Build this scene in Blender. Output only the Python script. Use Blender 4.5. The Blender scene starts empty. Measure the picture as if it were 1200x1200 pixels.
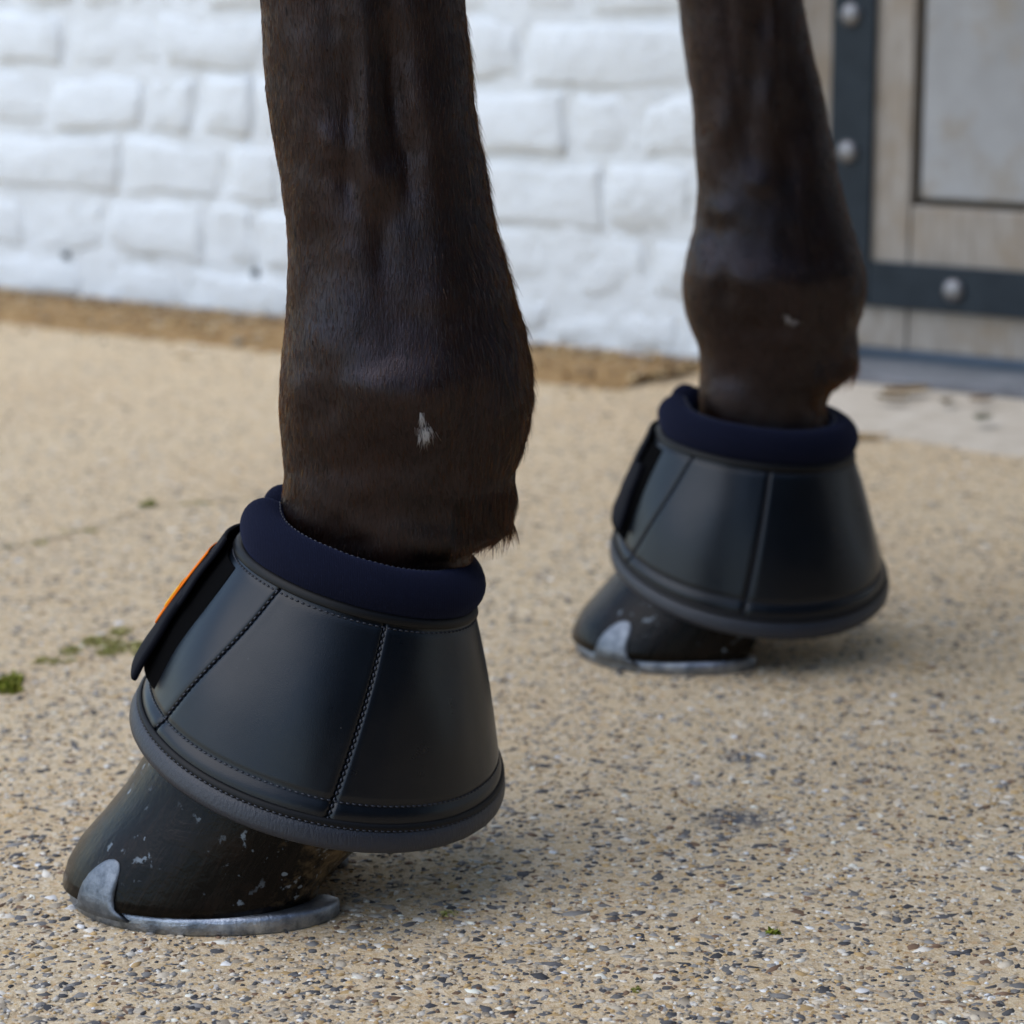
import bpy, math, random
import numpy as np
from mathutils import noise, Vector
random.seed(7); rng = np.random.default_rng(7)
scene = bpy.context.scene
COL = scene.collection

# ---------------------------------------------------------------- camera
F, CH = 3200.0, 0.42                       # focal length in photo pixels, lens height
TH = math.atan2(672, F); CT, ST = math.cos(TH), math.sin(TH)
cam = bpy.data.cameras.new('camera'); camo = bpy.data.objects.new('camera', cam); COL.objects.link(camo)
cam.sensor_width = 36; cam.lens = F/1200*36; cam.clip_start = .02; cam.clip_end = 500
camo.location = (0, 0, CH); camo.rotation_euler = (math.pi/2-TH, 0, 0)
cam.dof.use_dof = True; cam.dof.focus_distance = 1.135; cam.dof.aperture_fstop = 11
scene.camera = camo
# ---------------------------------------------------------------- sky, sun, exposure
SUN = Vector((-.50, -.22, .84)).normalized()
el = math.asin(SUN.z); rot = math.atan2(SUN.x, SUN.y)
wd = bpy.data.worlds.new('World'); scene.world = wd; wd.use_nodes = True
nt = wd.node_tree; nt.nodes.clear()
sk = nt.nodes.new('ShaderNodeTexSky'); sk.sky_type = 'NISHITA'; sk.sun_disc = False
sk.sun_elevation = el; sk.sun_rotation = rot; sk.air_density = 1.0; sk.dust_density = .5; sk.ozone_density = 1.0
bg = nt.nodes.new('ShaderNodeBackground'); bg.inputs['Strength'].default_value = .15
wo = nt.nodes.new('ShaderNodeOutputWorld')
nt.links.new(sk.outputs[0], bg.inputs[0]); nt.links.new(bg.outputs[0], wo.inputs[0])
sl = bpy.data.lights.new('sun', 'SUN'); sl.energy = 1.3; sl.angle = math.radians(75); sl.color = (1, .96, .90)
so = bpy.data.objects.new('sun', sl); COL.objects.link(so)
so.rotation_euler = SUN.to_track_quat('Z', 'Y').to_euler(); so.location = SUN*6
vs = scene.view_settings; vs.view_transform = 'Standard'; vs.look = 'None'; vs.exposure = .72; vs.gamma = 1; vs.use_curve_mapping = False
scene.render.engine = 'CYCLES'

# ---------------------------------------------------------------- helpers
def ray(x, y):
    u = (x-600)/F; v = (y-600)/F
    return np.array([u, CT-v*ST, -ST-v*CT])
def ground(x, y, z=0.):
    d = ray(x, y); return d*((CH-z)/-d[2])+np.array([0, 0, CH])
def atY(x, y, Y):
    d = ray(x, y); return d*Y/d[1]+np.array([0, 0, CH])
def tag(o, label=None, cat=None, group=None, kind=None):
    if label: o['label'] = label
    if cat: o['category'] = cat
    if group: o['group'] = group
    if kind: o['kind'] = kind
    return o
def link(name, me, mat, parent=None):
    o = bpy.data.objects.new(name, me); COL.objects.link(o)
    if mat is not None: me.materials.append(mat)
    if parent is not None:
        o.parent = parent; o.matrix_parent_inverse = parent.matrix_world.inverted()
    return o
def empty(name, loc):
    o = bpy.data.objects.new(name, None); COL.objects.link(o); o.location = loc
    o.empty_display_size = .02
    bpy.context.view_layer.update(); return o
def pymesh(name, V, Fc, smooth=True):
    me = bpy.data.meshes.new(name); me.from_pydata([tuple(map(float, v)) for v in V], [], Fc)
    me.update()
    if smooth: me.polygons.foreach_set('use_smooth', [True]*len(me.polygons))
    return me
def trimesh(name, V, T, smooth=False, col=None):
    V = np.asarray(V, np.float32); T = np.asarray(T, np.int32)
    me = bpy.data.meshes.new(name)
    me.vertices.add(len(V)); me.vertices.foreach_set('co', V.ravel())
    me.loops.add(T.size); me.loops.foreach_set('vertex_index', T.ravel())
    me.polygons.add(len(T)); me.polygons.foreach_set('loop_start', np.arange(0, T.size, 3, dtype=np.int32))
    if smooth: me.polygons.foreach_set('use_smooth', np.ones(len(T), bool))
    me.update(calc_edges=True)
    if col is not None:
        a = me.color_attributes.new('Col', 'FLOAT_COLOR', 'POINT')
        c = np.ones((len(V), 4), np.float32); c[:, :3] = col; a.data.foreach_set('color', c.ravel())
    me.validate(); return me
class MB:
    def __init__(s): s.v = []; s.f = []
    def grid(s, P, cu=False, cv=False, capu=False, capv=False, flip=False):
        P = np.asarray(P); nu, nv = P.shape[:2]; b = len(s.v)
        s.v += [tuple(p) for p in P.reshape(-1, 3)]
        I = lambda i, j: b+(i % nu)*nv+(j % nv)
        for i in range(nu if cu else nu-1):
            for j in range(nv if cv else nv-1):
                q = (I(i, j), I(i+1, j), I(i+1, j+1), I(i, j+1)); s.f.append(q[::-1] if flip else q)
        if capu:
            s.f.append([I(0, j) for j in range(nv)]); s.f.append([I(nu-1, j) for j in range(nv)][::-1])
        if capv:
            s.f.append([I(i, 0) for i in range(nu)][::-1]); s.f.append([I(i, nv-1) for i in range(nu)])
        return s
    def box(s, o, ax, ay, az, bev=0):
        o, ax, ay, az = map(np.asarray, (o, ax, ay, az)); b = len(s.v)
        for k in range(8): s.v.append(tuple(o+ax*(k & 1)+ay*(k >> 1 & 1)+az*(k >> 2 & 1)))
        s.f += [tuple(b+i for i in q) for q in ((0, 2, 3, 1), (4, 5, 7, 6), (0, 1, 5, 4), (2, 6, 7, 3), (0, 4, 6, 2), (1, 3, 7, 5))]
        return s
    def mesh(s, name, smooth=True, fix=True):
        me = pymesh(name, s.v, s.f, smooth)
        if fix:
            import bmesh
            bm = bmesh.new(); bm.from_mesh(me); bmesh.ops.recalc_face_normals(bm, faces=bm.faces); bm.to_mesh(me); bm.free()
        return me
def bevel(o, w, seg=2):
    m = o.modifiers.new('bevel', 'BEVEL'); m.width = w; m.segments = seg; m.limit_method = 'ANGLE'; m.angle_limit = math.radians(40)
    return o
def solidify(o, t):
    m = o.modifiers.new('thickness', 'SOLIDIFY'); m.thickness = t; m.offset = -1; return o
def spline(xs, ys, q):                       # monotone-ish smooth interpolation (Catmull-Rom)
    xs = np.asarray(xs, float); ys = np.asarray(ys, float); q = np.asarray(q, float)
    m = np.gradient(ys, xs) if len(xs) > 2 else np.zeros_like(ys)
    i = np.clip(np.searchsorted(xs, q)-1, 0, len(xs)-2)
    h = xs[i+1]-xs[i]; t = np.clip((q-xs[i])/h, 0, 1)
    return ys[i]*(1+2*t)*(1-t)**2+m[i]*h*t*(1-t)**2+ys[i+1]*t*t*(3-2*t)+m[i+1]*h*t*t*(t-1)
def nz(p, sc, seed=0.):
    return noise.noise(Vector((p[0]*sc+seed, p[1]*sc+seed*.7, p[2]*sc-seed)))

# ---------------------------------------------------------------- materials
class Mat:
    def __init__(s, name, base=(.5, .5, .5), rough=.5, metal=0., spec=.5, **kw):
        s.m = bpy.data.materials.new(name); s.m.use_nodes = True; s.t = s.m.node_tree
        s.b = s.t.nodes['Principled BSDF']; s.b.inputs['Base Color'].default_value = (*base, 1)
        s.b.inputs['Roughness'].default_value = rough; s.b.inputs['Metallic'].default_value = metal
        s.b.inputs['Specular IOR Level'].default_value = spec
        for k, v in kw.items(): s.b.inputs[k.replace('_', ' ')].default_value = v
        s._co = None
    def n(s, typ, **kw):
        nd = s.t.nodes.new(typ)
        for k, v in kw.items():
            if k in ('i',):
                for kk, vv in v.items(): nd.inputs[kk].default_value = vv
            else: setattr(nd, k, v)
        return nd
    def l(s, a, b): s.t.links.new(a, b)
    def co(s, sc=(1, 1, 1)):
        if s._co is None: s._co = s.n('ShaderNodeTexCoord')
        if sc == (1, 1, 1): return s._co.outputs['Object']
        m = s.n('ShaderNodeMapping'); m.inputs['Scale'].default_value = sc; s.l(s._co.outputs['Object'], m.inputs[0]); return m.outputs[0]
    def noise(s, scale, detail=4, rough=.6, sc=(1, 1, 1), dist=0.):
        t = s.n('ShaderNodeTexNoise', i={'Scale': scale, 'Detail': detail, 'Roughness': rough, 'Distortion': dist}); s.l(s.co(sc), t.inputs['Vector']); return t.outputs['Fac']
    def voro(s, scale, feature='F1', sc=(1, 1, 1), rnd=1.):
        t = s.n('ShaderNodeTexVoronoi', feature=feature, i={'Scale': scale, 'Randomness': rnd}); s.l(s.co(sc), t.inputs['Vector']); return t
    def ramp(s, f, stops, interp='LINEAR'):
        r = s.n('ShaderNodeValToRGB'); r.color_ramp.interpolation = interp; e = r.color_ramp.elements
        while len(e) < len(stops): e.new(.5)
        for k, (p, c) in enumerate(stops):
            e[k].position = p; e[k].color = (*c, 1) if len(c) == 3 else c
        s.l(f, r.inputs[0]); return r.outputs[0]
    def g(s, f, a, b):                                  # scalar threshold ramp
        m = s.n('ShaderNodeMapRange', i={1: a, 2: b, 3: 0., 4: 1.}); m.clamp = True; s.l(f, m.inputs[0]); return m.outputs[0]
    def mix(s, f, a, b, mode='MIX'):
        m = s.n('ShaderNodeMix', data_type='RGBA', blend_type=mode)
        for k, v in ((0, f), (6, a), (7, b)):
            if isinstance(v, (tuple, list)): m.inputs[k].default_value = (*v, 1)
            elif isinstance(v, (int, float)): m.inputs[k].default_value = v
            else: s.l(v, m.inputs[k])
        return m.outputs[2]
    def math(s, op, a, b=0.):
        m = s.n('ShaderNodeMath', operation=op)
        for k, v in enumerate((a, b)):
            if isinstance(v, (int, float)): m.inputs[k].default_value = v
            else: s.l(v, m.inputs[k])
        return m.outputs[0]
    def color(s, c): s.l(c, s.b.inputs['Base Color'])
    def rough(s, f, a, b):
        m = s.n('ShaderNodeMapRange', i={1: 0., 2: 1., 3: a, 4: b}); s.l(f, m.inputs[0]); s.l(m.outputs[0], s.b.inputs['Roughness'])
    def bump(s, f, dist, strength=1.):
        b = s.n('ShaderNodeBump', i={'Strength': strength, 'Distance': dist}); s.l(f, b.inputs['Height'])
        if s.b.inputs['Normal'].is_linked: s.l(s.b.inputs['Normal'].links[0].from_socket, b.inputs['Normal'])
        s.l(b.outputs[0], s.b.inputs['Normal'])

# exposed aggregate concrete
m = Mat('aggregate_concrete', rough=.85, spec=.3)
grain = m.voro(420)
gcol = m.ramp(m.n('ShaderNodeSeparateColor').outputs[0], [(0, (0, 0, 0)), (1, (1, 1, 1))]) if False else None
sep = m.n('ShaderNodeSeparateColor'); m.l(grain.outputs['Color'], sep.inputs[0])
gc = m.ramp(sep.outputs[0], [(0, (.28, .22, .16)), (.10, (.58, .45, .28)), (.32, (.78, .65, .44)), (.55, (.86, .75, .56)), (.75, (.70, .53, .30)), (.92, (.88, .82, .70)), (1, (.62, .36, .13))])
big = m.voro(150); sep2 = m.n('ShaderNodeSeparateColor'); m.l(big.outputs['Color'], sep2.inputs[0])
bc = m.ramp(sep2.outputs[1], [(0, (.40, .36, .31)), (.2, (.70, .59, .43)), (.6, (.78, .67, .49)), (1, (.86, .79, .66))])
c1 = m.mix(.35, gc, bc)
c2 = m.mix(m.g(m.noise(900, 3, .7), .42, .62), c1, m.mix(1, c1, (.80, .71, .58), 'MULTIPLY'))
c3 = m.mix(m.g(m.noise(3.2, 5, .65), .35, .7), c2, m.mix(1, c2, (.94, .90, .86), 'MULTIPLY'))
# old oily stains, each with a place of its own
geo = m.n('ShaderNodeNewGeometry')
stain = None
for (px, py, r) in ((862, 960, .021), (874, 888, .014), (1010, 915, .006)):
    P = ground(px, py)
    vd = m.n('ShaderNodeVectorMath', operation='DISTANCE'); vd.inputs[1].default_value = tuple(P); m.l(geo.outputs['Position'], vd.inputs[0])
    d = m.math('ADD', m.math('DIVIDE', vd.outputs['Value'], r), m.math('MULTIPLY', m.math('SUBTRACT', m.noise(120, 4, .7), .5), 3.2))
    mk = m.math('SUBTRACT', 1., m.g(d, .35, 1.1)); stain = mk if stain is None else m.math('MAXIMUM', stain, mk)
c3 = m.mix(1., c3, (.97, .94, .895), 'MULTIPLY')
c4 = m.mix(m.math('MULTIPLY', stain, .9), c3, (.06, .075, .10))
m.color(c4)
m.bump(grain.outputs['Distance'], .0006, -.6); m.bump(m.noise(420, 5, .75), .0020, .8); m.bump(m.noise(40, 3, .6), .003, .4)
M_CONC = m.m
# loose colours taken per piece
def colmat(name, rough=.8, spec=.3, ns=600, amt=.35, bd=.0004):
    m = Mat(name, rough=rough, spec=spec); a = m.n('ShaderNodeVertexColor', layer_name='Col')
    m.color(m.mix(m.math('MULTIPLY', m.noise(ns, 3, .6), amt), a.outputs[0], m.mix(1, a.outputs[0], (.45, .42, .4), 'MULTIPLY')))
    m.bump(m.noise(ns*2, 3, .6), bd, .5); return m.m
M_STONE = colmat('aggregate_stone', .75)
M_GRIT = colmat('brown_grit', .9)
M_MOSS = colmat('moss_leaf', .8, .2)
M_LEAF = colmat('dead_leaf', .7)
m = Mat('brown_dirt', rough=.95, spec=.2)
m.color(m.ramp(m.noise(60, 6, .7), [(.25, (.17, .095, .035)), (.5, (.36, .22, .095)), (.75, (.50, .35, .18))])); m.bump(m.noise(160, 5, .7), .006, .8); M_DIRT = m.m
m = Mat('joint_dirt', rough=.95, spec=.1); m.color(m.ramp(m.noise(70, 5, .7), [(.35, (.26, .21, .13)), (.65, (.46, .39, .27))])); M_JOINT = m.m
m = Mat('smooth_concrete', rough=.85, spec=.3)
m.color(m.ramp(m.noise(25, 7, .7), [(.25, (.40, .34, .26)), (.5, (.55, .48, .385)), (.8, (.68, .62, .53))])); m.bump(m.noise(200, 4, .6), .0015, .5); M_APRON = m.m
m = Mat('grey_sill', rough=.7)
m.color(m.ramp(m.noise(18, 7, .7, (1, 1, 3)), [(.25, (.09, .095, .105)), (.55, (.18, .185, .20)), (.8, (.28, .285, .30))])); m.bump(m.noise(150, 4, .6), .001, .5); M_SILL = m.m
# masonry paint
def paint(name, base):
    m = Mat(name, base, .55, spec=.4)
    d = m.mix(m.g(m.noise(9, 6, .7), .55, .82), base, tuple(c*.86 for c in base))
    d = m.mix(m.math('MULTIPLY', m.g(m.noise(30, 7, .78), .54, .70), .6), d, (.47, .48, .46))
    m.color(d); m.rough(m.noise(30, 4, .6), .42, .65)
    m.bump(m.noise(55, 6, .68), .007, .75); m.bump(m.noise(14, 3, .5), .012, .3); m.bump(m.noise(260, 4, .6), .0012, .5); return m.m
M_PAINT = paint('white_masonry_paint', (.75, .79, .815))
m = Mat('dark_plug', (.03, .045, .05), .6); M_PLUG = m.m
# door
m = Mat('weathered_board', rough=.7, spec=.3)
st = m.noise(30, 6, .65, (6, 6, .8))
d = m.ramp(st, [(.2, (.20, .175, .145)), (.5, (.31, .28, .245)), (.8, (.41, .385, .35))])
d = m.mix(m.g(m.noise(11, 7, .75), .48, .70), d, (.27, .215, .155)); m.color(d); m.bump(st, .0012, .5); M_BOARD = m.m
m = Mat('weathered_panel', rough=.65, spec=.35)
d = m.ramp(m.noise(7, 6, .65), [(.25, (.24, .24, .235)), (.5, (.32, .325, .33)), (.8, (.41, .42, .43))])
d = m.mix(m.g(m.noise(13, 7, .75), .52, .72), d, (.27, .235, .185)); m.color(d); m.bump(m.noise(120, 4, .6), .001, .4); M_PANEL = m.m
m = Mat('door_groove', (.20, .165, .125), .9); M_GAP = m.m  # brown backing colour showing in the groove round the panel
m = Mat('slate_steel', (.022, .034, .046), .45, spec=.25)
m.color(m.ramp(m.noise(40, 5, .7), [(.3, (.009, .016, .024)), (.7, (.019, .029, .040))])); m.rough(m.noise(70, 4, .6), .36, .6); m.bump(m.noise(300, 3, .6), .0004, .4); M_STRAP = m.m
m = Mat('galvanised_bolt', (.26, .26, .27), .5, 1.); m.bump(m.noise(200, 3, .6), .0006, .5); m.rough(m.noise(120, 4, .6), .4, .65); M_BOLT = m.m
# boot
m = Mat('black_leather', (.0016, .0034, .0066), .30, spec=.36)
gr = m.voro(1500, 'DISTANCE_TO_EDGE'); m.bump(gr.outputs['Distance'], .00022, .22); m.bump(m.noise(1800, 3, .6), .00012, .3); m.bump(m.noise(22, 3, .5), .004, .10)
m.rough(m.noise(55, 6, .7), .22, .38)
sp = m.g(m.noise(420, 2, .5), .79, .83); m.color(m.mix(m.math('MULTIPLY', sp, .6), (.0018, .0034, .0062), (.08, .08, .08)))
M_LEATHER = m.m
m = Mat('ribbed_binding', (.016, .018, .025), .42, spec=.45)
m.bump(m.noise(900, 3, .6, (1, 1, .25)), .0005, .7); m.bump(m.noise(2600, 2, .6), .0002, .5); M_BIND = m.m
m = Mat('black_piping', (.003, .003, .0035), .5, spec=.22); M_PIPE = m.m
m = Mat('navy_knit', (.0045, .0055, .014), .95, spec=.08, Sheen_Weight=.07, Sheen_Roughness=.5)
m.b.inputs['Sheen Tint'].default_value = (.25, .32, .75, 1)
wv = m.n('ShaderNodeTexWave', wave_type='BANDS', bands_direction='X', i={'Scale': 420., 'Distortion': .8, 'Detail': 1.}); m.l(m.co(), wv.inputs['Vector'])
m.bump(wv.outputs['Fac'], .0002, .5); m.bump(m.noise(2200, 2, .6), .0003, .5)
m.color(m.mix(m.g(m.noise(1500, 2, .5), .60, .75), (.0045, .0055, .014), (.010, .013, .030))); M_KNIT = m.m
m = Mat('stitch_thread', (.013, .016, .026), .4, spec=.45); M_THREAD = m.m
m = Mat('hook_pad', (.0022, .0022, .0025), 1., spec=.05); m.bump(m.noise(1600, 3, .7), .0006, .8); M_HOOK = m.m
m = Mat('strap_neoprene', (.003, .0035, .007), .75, spec=.12); m.bump(m.noise(1900, 3, .6), .0003, .5); M_FLAP = m.m
m = Mat('orange_print', (.80, .17, .008), .85, spec=.1); M_ORANGE = m.m
m = Mat('yellow_print', (.80, .42, .02), .85, spec=.1); M_YELLOW = m.m
# hoof, shoe, coat
m = Mat('black_hoof', rough=.35, spec=.13)
sx = m.n('ShaderNodeSeparateXYZ'); m.l(m.co(), sx.inputs[0]); cx_ = m.n('ShaderNodeCombineXYZ')
m.l(m.math('MULTIPLY', m.math('SUBTRACT', sx.outputs[0], m.math('MULTIPLY', sx.outputs[2], .55)), 4.), cx_.inputs[0]); m.l(m.math('MULTIPLY', sx.outputs[1], 4.), cx_.inputs[1]); m.l(m.math('MULTIPLY', sx.outputs[2], .35), cx_.inputs[2])
fn = m.n('ShaderNodeTexNoise', i={'Scale': 75., 'Detail': 6., 'Roughness': .72, 'Distortion': .25}); m.l(cx_.outputs[0], fn.inputs['Vector']); fib = fn.outputs['Fac']
smu = m.noise(34, 5, .7, (1, 1, 1), .6)
d = m.ramp(fib, [(.3, (.001, .001, .001)), (.5, (.0035, .003, .0027)), (.72, (.012, .008, .006))])
d = m.mix(m.math('MULTIPLY', m.g(smu, .52, .68), .4), d, (.016, .009, .006))
spk = m.math('MULTIPLY', m.g(m.noise(170, 3, .6), .61, .66), m.g(m.noise(26, 3, .6), .50, .60))
d = m.mix(m.math('MULTIPLY', spk, .8), d, (.20, .24, .28))
heel = m.n('ShaderNodeSeparateXYZ'); m.l(m.co(), heel.inputs[0])
hx = m.math('ADD', heel.outputs[0], m.math('MULTIPLY', m.math('SUBTRACT', m.noise(45, 5, .7), .5), .09))
mud = m.math('MULTIPLY', m.math('MULTIPLY', m.g(hx, .036, .060), m.g(m.noise(90, 5, .7), .38, .56)), .8)
d = m.mix(mud, d, (.17, .12, .065)); m.color(d)
m.rough(m.noise(45, 5, .7), .08, .34); m.bump(fib, .0008, .35); m.bump(smu, .003, .2); m.bump(m.noise(300, 4, .7), .0006, .4); M_HOOF = m.m
m = Mat('worn_steel', (.50, .52, .55), .34, 1.)
d = m.ramp(m.noise(90, 6, .7), [(.3, (.10, .12, .15)), (.5, (.28, .31, .36)), (.75, (.52, .55, .60))])
d = m.mix(m.math('MULTIPLY', m.g(m.noise(35, 5, .7), .56, .70), .6), d, (.20, .14, .11)); m.color(d)
m.rough(m.noise(140, 5, .7), .32, .58); m.bump(m.noise(420, 4, .7), .0007, .6); m.bump(m.noise(60, 4, .6, (.4, 1, 3)), .0015, .4); M_STEEL = m.m
m = Mat('dull_clip_steel', (.2, .22, .25), .5, 1.)
m.color(m.ramp(m.noise(160, 6, .7), [(.3, (.09, .105, .125)), (.7, (.24, .26, .29))])); m.rough(m.noise(200, 4, .7), .42, .62); m.bump(m.noise(500, 4, .7), .0006, .5); M_CLIP = m.m
m = Mat('dark_coat_skin', rough=.40, spec=.36)
m.b.inputs['Specular Tint'].default_value = (1, .86, .95, 1)
m.color(m.ramp(m.noise(28, 5, .6, (1, 1, .5)), [(.35, (.0015, .0009, .0008)), (.68, (.010, .0040, .0024))])); m.rough(m.noise(40, 4, .6), .27, .40); m.bump(m.noise(900, 3, .7, (1, 1, .14)), .0007, .55); M_SKIN = m.m
def hairmat(name, mel, red, rough, rcol, tint=None):
    mt = bpy.data.materials.new(name); mt.use_nodes = True; t = mt.node_tree; t.nodes.clear()
    h = t.nodes.new('ShaderNodeBsdfHairPrincipled'); o = t.nodes.new('ShaderNodeOutputMaterial')
    h.model = 'CHIANG'
    if tint: h.parametrization = 'COLOR'; h.inputs['Color'].default_value = (*tint, 1)
    else:
        h.parametrization = 'MELANIN'; h.inputs['Melanin'].default_value = mel; h.inputs['Melanin Redness'].default_value = red
        h.inputs['Random Color'].default_value = rcol
    h.inputs['Roughness'].default_value = rough; h.inputs['Radial Roughness'].default_value = .45; h.inputs['Random Roughness'].default_value = .3
    h.inputs['IOR'].default_value = 1.40; h.inputs['Coat'].default_value = 0.
    if not tint:                              # browner and blacker areas of the coat
        g = t.nodes.new('ShaderNodeNewGeometry'); n = t.nodes.new('ShaderNodeTexNoise'); n.inputs['Scale'].default_value = 26; n.inputs['Detail'].default_value = 4
        mr = t.nodes.new('ShaderNodeMapRange'); mr.inputs[1].default_value = .35; mr.inputs[2].default_value = .68; mr.inputs[3].default_value = mel; mr.inputs[4].default_value = mel-.09
        t.links.new(g.outputs['Position'], n.inputs['Vector']); t.links.new(n.outputs['Fac'], mr.inputs[0]); t.links.new(mr.outputs[0], h.inputs['Melanin'])
    t.links.new(h.outputs[0], o.inputs['Surface']); return mt
M_HAIR = hairmat('dark_bay_hair', .99, 1., .20, .4)
M_WHITEHAIR = hairmat('white_hair', 0, 0, .4, 0, (.85, .83, .78))

# ================================================================= SETTING
G = 30.
me = pymesh('ground', [(-G, -G, 0), (G, -G, 0), (G, G, 0), (-G, G, 0)], [(0, 1, 2, 3)], False)
GROUND = tag(link('ground', me, M_CONC), kind='structure')
W0 = np.array([-.6175, 3.277]); W1 = np.array([.1845, 2.718]); WD = (W1-W0)/np.linalg.norm(W1-W0); WN = np.array([-WD[1], WD[0]])
def wp(s, off, z):
    p = W0+WD*s+WN*off; return np.array([p[0], p[1], z])
wd3 = np.array([*WD, 0.]); wn3 = np.array([*WN, 0.]); up = np.array([0, 0, 1.])

# stones of the concrete, set flush and slightly proud
ICO = []
ph = (1+5**.5)/2
for a in (-1, 1):
    for b in (-ph, ph): ICO += [(0, a, b), (a, b, 0), (b, 0, a)]
ICO = np.array(ICO); ICO /= np.linalg.norm(ICO[0])
import itertools
D = np.linalg.norm(ICO[:, None]-ICO[None], axis=2); eL = D[D > .1].min()*1.01
ITRI = []
for a, b, c in itertools.combinations(range(12), 3):
    if D[a, b] < eL and D[b, c] < eL and D[a, c] < eL:
        nrm = np.cross(ICO[b]-ICO[a], ICO[c]-ICO[a]); ITRI.append((a, b, c) if nrm@ICO[a] > 0 else (a, c, b))
ITRI = np.array(ITRI)
def scatter_stones(name, XY, Z, size, flat, cols, mat, parent, proud, jit=.22):
    n = len(XY)
    sc = np.stack([size*rng.uniform(.75, 1.35, n), size*rng.uniform(.55, .95, n), size*flat], 1)
    V = ICO[None]*(1+rng.normal(0, jit, (n, 12, 1))); V = V*sc[:, None, :]
    ang = rng.uniform(0, 6.283, n); c, s = np.cos(ang)[:, None], np.sin(ang)[:, None]
    x = V[:, :, 0]*c-V[:, :, 1]*s; y = V[:, :, 0]*s+V[:, :, 1]*c
    top = V[:, :, 2].max(1)
    z = V[:, :, 2]-top[:, None]+(Z+proud)[:, None]
    P = np.stack([x+XY[:, :1], y+XY[:, 1:2], z], 2).reshape(-1, 3)
    T = (ITRI[None]+12*np.arange(n)[:, None, None]).reshape(-1, 3)
    me = trimesh(name, P, T, False, np.repeat(cols, 12, 0))
    return tag(link(name, me, mat, parent), kind='stuff')
def in_yard(XY):      # in front of the dirt strip
    off = (XY-W0)@WN; return off < -.17
N = 78000
yy = .93*(3.25/.93)**(rng.random(N)**1.15)       # denser close by
xx = rng.uniform(-1, 1, N)*(.23*yy+.10)
XY = np.stack([xx, yy], 1); XY = XY[in_yard(XY)]; n = len(XY)
pal = np.array([(.060, .060, .064), (.11, .107, .108), (.18, .172, .162), (.29, .275, .255), (.42, .35, .26), (.62, .53, .40), (.74, .68, .58), (.80, .78, .74), (.21, .13, .08), (.52, .35, .16)])
pw = np.array([.10, .12, .11, .10, .16, .18, .09, .02, .07, .08]); ci = rng.choice(len(pal), n, p=pw/pw.sum())
bigst = rng.random(n) < .30
ci = np.where(~bigst & (ci < 3) & (rng.random(n) < .6), rng.choice([4, 5, 5, 6, 9], n), ci)
cols = np.clip(pal[ci]*rng.uniform(.75, 1.2, (n, 1)), 0, .82)
size = np.where(bigst, np.clip(rng.lognormal(math.log(.0029), .36, n), .0014, .0062), np.clip(rng.lognormal(math.log(.0012), .30, n), .0007, .002))
scatter_stones('aggregate_stones', XY, np.zeros(n), size, rng.uniform(.35, .6, n), cols, M_STONE, GROUND, rng.uniform(.0002, .0009, n))

# dirt strip along the wall
P = [[wp(s, o, 0.004+.006*(1-abs(2*k-1)) + .003*noise.noise(Vector((s*9, k*3, 2)))) for k, o in ((0, -.185+.02*noise.noise(Vector((s*5, 0, 0)))), (.25, -.14), (.5, -.09), (.75, -.05), (1, .012))] for s in np.arange(-2.4, 1.03, .04)]
P = np.array(P); P[:, 0, 2] = -.002
DIRT = tag(link('dirt_strip', MB().grid(P).mesh('dirt_strip'), M_DIRT), kind='structure')
n = 5200; ss = rng.uniform(-1.3, 1.02, n); oo = -np.abs(rng.normal(0, .085, n))-.004; oo = np.clip(oo, -.26, 0)
XY = W0+ss[:, None]*WD+oo[:, None]*WN
pal = np.array([(.40, .25, .11), (.52, .36, .17), (.24, .14, .06), (.46, .38, .27), (.16, .11, .07), (.58, .44, .24)])
cols = pal[rng.integers(0, 6, n)]*rng.uniform(.7, 1.25, (n, 1))
scatter_stones('brown_grit', XY, np.where(oo > -.17, .008, .0005), np.clip(rng.lognormal(math.log(.0028), .45, n), .001, .008), rng.uniform(.35, .7, n), cols, M_GRIT, DIRT, rng.uniform(.001, .003, n))

# pale apron and sill before the door
SD0, SD1, DOFF = 1.030, 2.13, .06
P = np.array([[wp(s+(-o-.05)*.565*max(0, 1-(s-1.09)*1.2), o+.03*noise.noise(Vector((s*7, 1, 0)))*(o < -.2), z) for o, z in ((-.27, -.001), (-.23, .003), (-.05, .008))] for s in np.arange(1.09, 2.6, .04)])
AP = tag(link('door_apron', MB().grid(P).mesh('door_apron'), M_APRON), kind='structure')
mb = MB().box(wp(SD0-.02, -.015, -.02), wd3*(SD1-SD0+.04), wn3*.25, up*.032)
tag(bevel(link('door_sill', mb.mesh('door_sill', False), M_SILL), .004), kind='structure')

# ---------------------------------------------------------------- brick wall
WALL = empty('brick_wall', wp(.3, .05, 0))
tag(WALL, 'white painted brick wall with soft worn joints, running up to the stable door', 'wall')
mb = MB()
ZG = np.concatenate([np.arange(0, .5, .012), np.arange(.5, 2.61, .06)]); SG = np.concatenate([np.arange(-2.4, -.3, .06), np.arange(-.3, SD0-.004, .012)])
P = np.array([[wp(s, .0036, z) for z in ZG] for s in SG])
P = np.concatenate([P, [[wp(SD0-.004, .0036, z) for z in ZG]]])
for i in range(P.shape[0]):
    for j in range(P.shape[1]): P[i, j] += wn3*(.0024*nz(P[i, j], 24)+.0016*nz(P[i, j], 60, 4))
mb.grid(P); link('mortar_face', mb.mesh('mortar_face'), M_PAINT, WALL)
mb = MB().box(wp(-2.4, .012, 0), wd3*(SD0-.0045+2.4), wn3*.22, up*2.6); link('wall_core', mb.mesh('wall_core', False), M_PAINT, WALL)
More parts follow.
